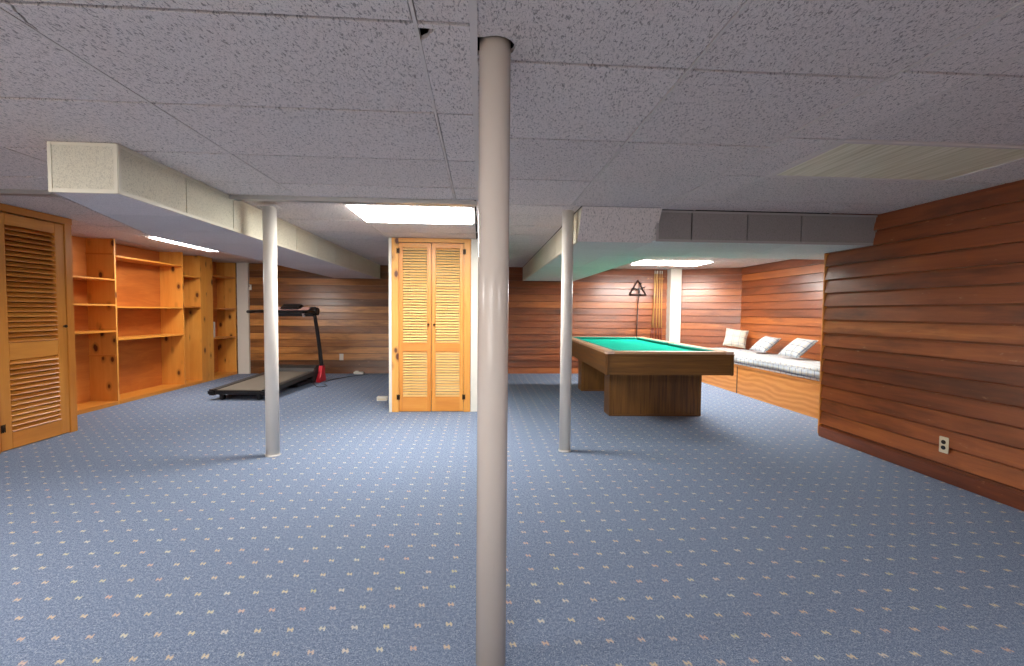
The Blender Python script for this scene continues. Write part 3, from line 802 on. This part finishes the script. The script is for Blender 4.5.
# rail underlayer with teal cloth edge and cushions
def cushion(p, q, inward):
    """p,q: ends on the wood edge; tapered nose"""
    m = MB(); p = Vector((*p, 0)); q = Vector((*q, 0)); d = (q-p).normalized(); n = Vector((*inward, 0)); w = .05
    a0, a1 = p, q; b0, b1 = p+d*w*.8+n*w, q-d*w*.8+n*w
    zt, zn, zl = TZ-.001, TZ-.006, TZ-.03
    def v(pt_, z): return (pt_.x, pt_.y, z)
    A = [v(a0, zt), v(a1, zt), v(b1, zn), v(b0, zn)]; B = [v(a0, zl-.01), v(a1, zl-.01), v(b1, zl), v(b0, zl)]
    m.face(A if (d.cross(n)).z > 0 else A[::-1]); m.face(B[::-1] if (d.cross(n)).z > 0 else B)
    for i in range(4):
        j = (i+1) % 4; m.face([B[i], B[j], A[j], A[i]] if (d.cross(n)).z > 0 else [A[i], A[j], B[j], B[i]])
    pp_(m, 'rail_cushion', M_cushioncloth)
e = RW
cushion((TX0+e+.03, TY0+e), (TX1-e-.03, TY0+e), (0, 1)); cushion((TX0+e+.03, TY1-e), (TX1-e-.03, TY1-e), (0, -1))
for x, n_ in ((TX0+e, (1, 0)), (TX1-e, (-1, 0))):
    cushion((x, TY0+e+.03), (x, ym-.05), n_); cushion((x, ym+.05), (x, TY1-e-.03), n_)
# bed with bites at the pockets
bx0, bx1, by0, by1 = TX0+e, TX1-e, TY0+e, TY1-e
pr = .055
def bite(cx_, cy_, a0, a1, n=6): return [(cx_+pr*math.cos(math.radians(a0+(a1-a0)*k/n)), cy_+pr*math.sin(math.radians(a0+(a1-a0)*k/n))) for k in range(n+1)]
outl = bite(bx0, by0, 90, 0) + bite(bx1, by0, 180, 90) + bite(bx1, ym, 270, 90)[0:] + bite(bx1, by1, 270, 180) + bite(bx0, by1, 0, -90) + bite(bx0, ym, 90, -90)
m = MB(); m.prism(outl, TZ-.07, TZ-.036); pp_(m, 'bed_cloth', M_felt)
for (x, y) in ((bx0, by0), (bx1, by0), (bx0, by1), (bx1, by1), (bx0-.02, ym), (bx1+.02, ym)):
    m = MB(); ringo = []; n = 18
    ringo = [(x+pr*1.05*math.cos(2*PI*k/n), y+pr*1.05*math.sin(2*PI*k/n)) for k in range(n)]; rb = [(x+pr*.8*math.cos(2*PI*k/n), y+pr*.8*math.sin(2*PI*k/n)) for k in range(n)]
    for k in range(n):
        k2 = (k+1) % n
        m.face([(*ringo[k2], TZ-.04), (*ringo[k], TZ-.04), (*rb[k], TZ-.14), (*rb[k2], TZ-.14)], None, .5, 0, True)
        m.face([(*ringo[k], TZ-.04), (*ringo[k2], TZ-.04), (*rb[k2], TZ-.145), (*rb[k], TZ-.145)], None, .5, 0, True)
    m.face([(*q, TZ-.14) for q in rb]); pk = pp_(m, 'pocket', M_leather)
# corner castings: L caps in pale metal
for sx, sy, cx_, cy_ in ((1, 1, TX0, TY0), (-1, 1, TX1, TY0), (1, -1, TX0, TY1), (-1, -1, TX1, TY1)):
    pts = [(0, .012), (.004, .004), (.012, 0), (CP, 0), (CP, RW-.02), (.098, .086), (.086, .098), (RW-.02, CP), (0, CP)]
    pts = [(0, CP), (0, .015), (.005, .005), (.015, 0), (CP, 0), (CP+.0, .035), (.07, .045), (.045, .07), (.035, CP)]
    pl_ = [(cx_+sx*a, cy_+sy*b) for a, b in pts]
    if sx*sy < 0: pl_.reverse()
    m = MB(); m.prism(pl_, TZ-.026, TZ+.001); pp_(m, 'corner_casting', M_casting)
for x, sx in ((TX0, 1), (TX1, -1)):
    m = MB(); a, b = sorted((x, x+sx*.05)); m.box(a, b, ym-.045, ym+.045, TZ-.026, TZ+.001, bev=.003); pp_(m, 'side_casting', M_casting)
# pedestals
for (a, b) in ((5.265, 5.50), (6.98, 7.215)):
    m = MB(); m.box(1.475, 2.48, a, b, 0.01, TB+.03, g=2, bev=.002)
    lg = pp_(m, 'pedestal_leg', M_walnut)
    m = MB()
    m.box(1.445, 1.482, a-.008, b+.008, 0, TB, g=2, bev=.003); m.box(2.473, 2.510, a-.008, b+.008, 0, TB, g=2, bev=.003)
    m.box(1.48, 2.475, a-.006, a+.002, 0.0, .022, g=0)
    pp_(m, 'end_board', M_walnut, lg)
for x in (TX0+.06, TX1-.06):
    for k in range(1, 8):
        yy = TY0+(TY1-TY0)*k/8
        if abs(yy-ym) > .1:
            m = MB(); m.tube([(x, yy, TZ-.002), (x, yy, TZ+.0008)], .007, 10); pp_(m, 'rail_sight', M_whiteplastic)

# ================================================================ CUES, TRIANGLE, BRIDGE
def cue(x0, z0, x1, z1, y, label):
    t = thing('pool_cue', label, 'pool cue', (x0, y, z0), 0, 'pool cues standing against the back wall')
    dx = x1-x0; dz = z1-z0
    def at(k): return (dx*k, .0, dz*k)
    m = MB(); m.tube([at(.45), at(.97)], [.0105, .0068], 10); m.build('cue_shaft', M_cue, t)
    m = MB(); m.tube([at(0), at(.3)], [.0155, .012], 10); m.build('cue_butt', M_cuered, t)
    m = MB(); m.tube([at(.3), at(.45)], [.012, .0105], 10); m.build('cue_wrap', M_cuered, t)
    m = MB(); m.tube([at(.97), at(1.)], [.0072, .0068], 10); m.build('cue_tip', M_whiteplastic, t)
yq = YB-.05
for (x0, x1, y, lb) in [(3.24, 3.385, yq, 'leftmost pool cue, leaning strongly to the right across its neighbour'),
                     (3.315, 3.335, yq-.03, 'pool cue just behind the leaning one, standing almost upright'),
                     (3.385, 3.40, yq, 'pool cue third from the left on the back wall'),
                     (3.445, 3.445, yq, 'pool cue fourth from the left on the back wall'),
                     (3.50, 3.485, yq, 'rightmost pool cue beside the white post')]:
    cue(x0, .0, x1, 1.62 if 0 else 1.99, y, lb)
t = thing('cue_rack', 'small wooden rack on the back wall holding the cues upright', 'cue rack', (3.37, YB-.03, 1.84))
m = MB(); m.box(-.17, .17, .008, .024, -.022, .022, g=0, bev=.004)
m.build('rack_board', M_redwood, t)
for x in (-.15, -.085, .058, .104, .148):
    m = MB(); m.tube([(x, .004, 0), (x, -.03, .004)], .004, 8); m.build('rack_peg', M_pineclear, t)

t = thing('ball_rack', 'dark wooden triangle for racking balls, hanging on the back wall', 'ball rack', (3.02, YB-.03, 1.62))
m = MB(); R_ = .185
def corner(k, r): a = PI/2+k*2*PI/3; return Vector((r*math.cos(a), 0, r*math.sin(a)))
for k in range(3):
    a, b = corner(k, R_), corner(k+1, R_); m.tube([a, a.lerp(b, .5), b], .016, 8)
    m.tube([a*.98, a*1.04], .014, 8)
m.build('triangle_frame', M_darkwood, t)
t = thing('bridge_stick', 'long dark bridge stick leaning upright below the triangle on the back wall', 'bridge stick', (2.985, YB-.07, 0))
m = MB(); m.tube([(0, 0, 0), (.04, .0, 1.62)], [.014, .008], 10); m.build('stick', M_darkwood, t)
m = MB()
for a in (70, 170, 290, 20): 
    q = math.radians(a); m.tube([(.04, 0, 1.63), (.04+.14*math.cos(q), 0, 1.63+.14*math.sin(q))], .009, 8)
m.tube([(.04, -.012, 1.63), (.04, .012, 1.63)], .02, 12)
m.build('bridge_head', M_black, t)

# ================================================================ TREADMILL
TLOC = (-3.12, 6.32, 0); TR = math.radians(-3.5)
t = thing('treadmill', 'black treadmill with red plastic shrouds at its upright bases, near the back wall', 'treadmill', TLOC, TR)
W = .38; LN = 1.62
# local: x across, y from rear to motor end
def slab(x0, x1, ya, yb, za0, za1, zb0, zb1):
    """box with sloped top/bottom from y=ya to y=yb"""
    m = MB(); A = [(x0, ya, za0), (x1, ya, za0), (x1, ya, za1), (x0, ya, za1)]; B = [(x0, yb, zb0), (x1, yb, zb0), (x1, yb, zb1), (x0, yb, zb1)]
    m.face(A); m.face(B[::-1])
    for i in range(4):
        j = (i+1) % 4; m.face([A[j], A[i], B[i], B[j]])
    return m
def addm(*ms):
    o = MB()
    for q in ms: o.v, off = o.v+q.v, len(o.v); o.f += [tuple(i+off for i in f_) for f_ in q.f]; o.uv += q.uv; o.r += q.r; o.mi += q.mi; o.sm += q.sm
    return o
r0, r1 = .075, .13     # deck underside heights
for sx in (-1, 1):
    x0, x1 = sorted((sx*W, sx*(W-.085)))
    m = slab(x0, x1, 0.03, LN-.1, r0, r0+.062, r1, r1+.062)
    m.build('side_rail', M_rubber, t)
slab(-W+.085, W-.085, .04, LN-.12, r0+.03, r0+.054, r1+.03, r1+.054).build('running_belt', M_belt, t)
m = MB(); m.box(-W-.008, -W+.085, -.03, .06, r0-.012, r0+.066, bev=.018); m.box(W-.085, W+.008, -.03, .06, r0-.012, r0+.066, bev=.018)
m.box(-W+.08, W-.08, -.018, .03, r0-.002, r0+.05, bev=.015); m.build('rear_cap', M_black, t)
for x in (-.24, .24):
    m = MB(); m.box(x-.025, x+.025, .03, .10, 0.0, r0+.002, bev=.008); m.build('rear_foot', M_black, t)
m = MB(); m.box(-W+.06, W-.06, LN-.62, LN-.1, .01, .06, bev=.01); m.tube([(-.36, 1.52, .035), (.36, 1.52, .035)], .03, 12); m.build('base_frame', M_blackmetal, t)
# motor cover (domed)
m = MB(); prof = [(LN-.12, .185), (LN-.08, .235), (LN+.02, .27), (LN+.16, .265), (LN+.26, .22), (LN+.29, .12), (LN+.29, .04), (LN-.12, .04)]
xx = [-W+.03, W-.03]
for i in range(len(prof)):
    j = (i+1) % len(prof); a, b = prof[i], prof[j]
    m.face([(xx[0], a[0], a[1]), (xx[1], a[0], a[1]), (xx[1], b[0], b[1]), (xx[0], b[0], b[1])][::-1])
m.face([(xx[0], a, b) for a, b in prof]); m.face([(xx[1], a, b) for a, b in prof][::-1])
m.build('motor_cover', M_rubber, t)
# red shrouds
UY = LN+.10
for sx in (-1, 1):
    m = MB(); xo = sx*(W+.02)
    pr_ = [(UY-.16, .0), (UY+.10, .0), (UY+.10, .06), (UY+.07, .13), (UY+.05, .26), (UY-.04, .26), (UY-.07, .15), (UY-.14, .07)]
    a, b = xo-.03, xo+.03
    m.face([(a, p, q) for p, q in pr_][::1]); m.face([(b, p, q) for p, q in pr_][::-1])
    for i in range(len(pr_)):
        j = (i+1) % len(pr_); m.face([(a, *pr_[j]), (a, *pr_[i]), (b, *pr_[i]), (b, *pr_[j])])
    o = m.build('upright_shroud', M_red, t); 
    # upright curving back towards the runner
    m = MB(); pts = []
    for k in range(11):
        u = k/10; pts.append((xo-sx*.05*u, UY-.005-.04*u-.12*u*u, .23+.90*u))
    m.tube(pts, [.034-.006*k/10 for k in range(11)], 14); m.build('upright', M_blackmetal, t)
# console
CY = UY-.19; CZ = 1.155
m = MB(); mt = Matrix.Translation((0, CY, CZ)) @ Matrix.Rotation(math.radians(24), 4, 'X')
m.box(-W-.03, W+.04, -.11, .11, -.06, .05, mat=mt, bev=.045)
m.box(-.17, .17, -.06, .13, .02, .085, mat=mt, bev=.03)
m.tube([(W-.02, CY, CZ), (W+.045, CY, CZ)], .062, 16)
m.build('console', M_black, t)
m = MB(); m.box(-.30, .30, -.07, .045, .049, .054, mat=mt, bev=.002); m.build('console_face', M_display, t)
m = MB(); m.box(-.12, .12, -.04, .06, .086, .090, mat=mt, bev=.001); m.build('screen', M_slot, t)
m = MB(); m.box(-.31, -.24, -.115, -.09, -.06, .03, mat=mt, bev=.006); m.build('speed_lever', M_silver, t); m = MB(); m.box(.21, .25, -.115, -.09, -.05, .02, mat=mt, bev=.006); m.build('safety_clip', M_silver, t)
for sx in (-1, 1):
    m = MB(); x = sx*(W-.0)
    m.tube([(x, CY+.06, CZ-.02), (x+sx*.01, CY-.10, CZ-.005), (x+sx*.015, CY-.36, CZ-.005), (x+sx*.015, CY-.56, CZ-.012)], [.03, .026, .024, .022], 12); 
    m.build('handlebar', M_blackmetal, t)
m = MB(); m.box(W-.06, W-.005, .28, .30, r0+.071, r0+.074, mat=None); m.build('warning_sticker', plain('orange_sticker', srgb(214, 130, 30), .5), t)
# cord : runs from the motor end to the adapter at the back wall
m = MB(); pts = [(.40, 1.30, .06), (.50, 1.18, .03), (.60, 1.08, .008), (.68, 1.22, .006), (.55, 1.42, .006), (.50, 1.75, .006), (.62, 2.15, .006), (.78, 2.42, .006), (.93, 2.52, .02)]
# smooth by Catmull-Rom
def cr_(P, n=6):
    P = [Vector(p) for p in P]; out = []
    for i in range(len(P)-1):
        p0, p1, p2, p3 = P[max(i-1, 0)], P[i], P[i+1], P[min(i+2, len(P)-1)]
        for k in range(n):
            u = k/n; out.append(.5*((2*p1)+(-p0+p2)*u+(2*p0-5*p1+4*p2-p3)*u*u+(-p0+3*p1-3*p2+p3)*u**3))
    return out+[P[-1]]
m.tube(cr_(pts), .005, 8); m.build('power_cord', M_black, t)

# ================================================================ SMALL THINGS
def outlet(loc, rz, label, mat, w=.07, h=.115, name='wall_outlet'):
    t = thing(name, label, 'outlet', loc, rz, 'wall outlets')
    m = MB(); m.box(-w/2, w/2, -.006, 0, -h/2, h/2, bev=.003); m.build('cover_plate', mat, t)
    m = MB()
    for z in (-.02, .02):
        n = 14; m.prism([(.0165*math.cos(2*PI*k/n), z+.0145*math.sin(2*PI*k/n)) for k in range(n)], .0, .003, mat=Matrix(((1, 0, 0, 0), (0, 0, -1, -.006), (0, 1, 0, 0), (0, 0, 0, 1))))
    m.build('socket', M_slot if mat is M_ivory else mat, t)
    return t
outlet((XR-.032, 3.12, .262), -PI/2, 'ivory duplex outlet low on the near right clapboard wall', M_ivory)
outlet((-2.57, YB-.024, .31), 0, 'white outlet low on the back wall right of the treadmill', M_whiteplastic, .075, .12)
t = thing('plug_adapter', 'small white adapter on the carpet at the foot of the back wall', 'plug adapter', (-2.24, YB-.10, 0))
m = MB(); m.box(-.085, .085, -.03, .03, 0, .045, bev=.006); m.build('adapter_body', M_whiteplastic, t)
m = MB(); m.box(-.06, .0, -.02, .02, .045, .06, bev=.004); m.build('adapter_plug', M_whiteplastic, t)
t = thing('floor_box', 'small white box lying on the carpet left of the central closet', 'box', (-1.275, 6.27, 0))
m = MB(); m.box(-.065, .065, -.04, .04, 0, .055, bev=.004); m.build('box_body', M_whiteplastic, t)
m = MB(); m.box(-.05, .05, -.043, -.039, .012, .036, bev=.001); m.build('box_face', M_ivory, t)
t = thing('thermostat', 'small white thermostat on the back wall beside the white post', 'thermostat', (-4.195, YB-.024, 1.58))
m = MB(); m.box(-.032, .032, -.028, 0, -.05, .05, bev=.006); m.build('thermostat_body', M_whiteplastic, t)
m = MB(); m.box(-.018, .018, -.031, -.027, .008, .034, bev=.001); m.build('thermostat_dial', M_silver, t)

# ================================================================ WORLD / VIEW
w = bpy.data.worlds.new('world'); SC.world = w; w.use_nodes = True
w.node_tree.nodes['Background'].inputs[0].default_value = (1, .97, .93, 1); w.node_tree.nodes['Background'].inputs[1].default_value = 4.
SC.view_settings.view_transform = 'Standard'; SC.view_settings.look = 'None'; SC.view_settings.gamma = 1; SC.view_settings.use_curve_mapping = False
SC.view_settings.exposure = .45
SC.cycles.use_denoising = True
SC.cycles.max_bounces = 10; SC.cycles.diffuse_bounces = 7
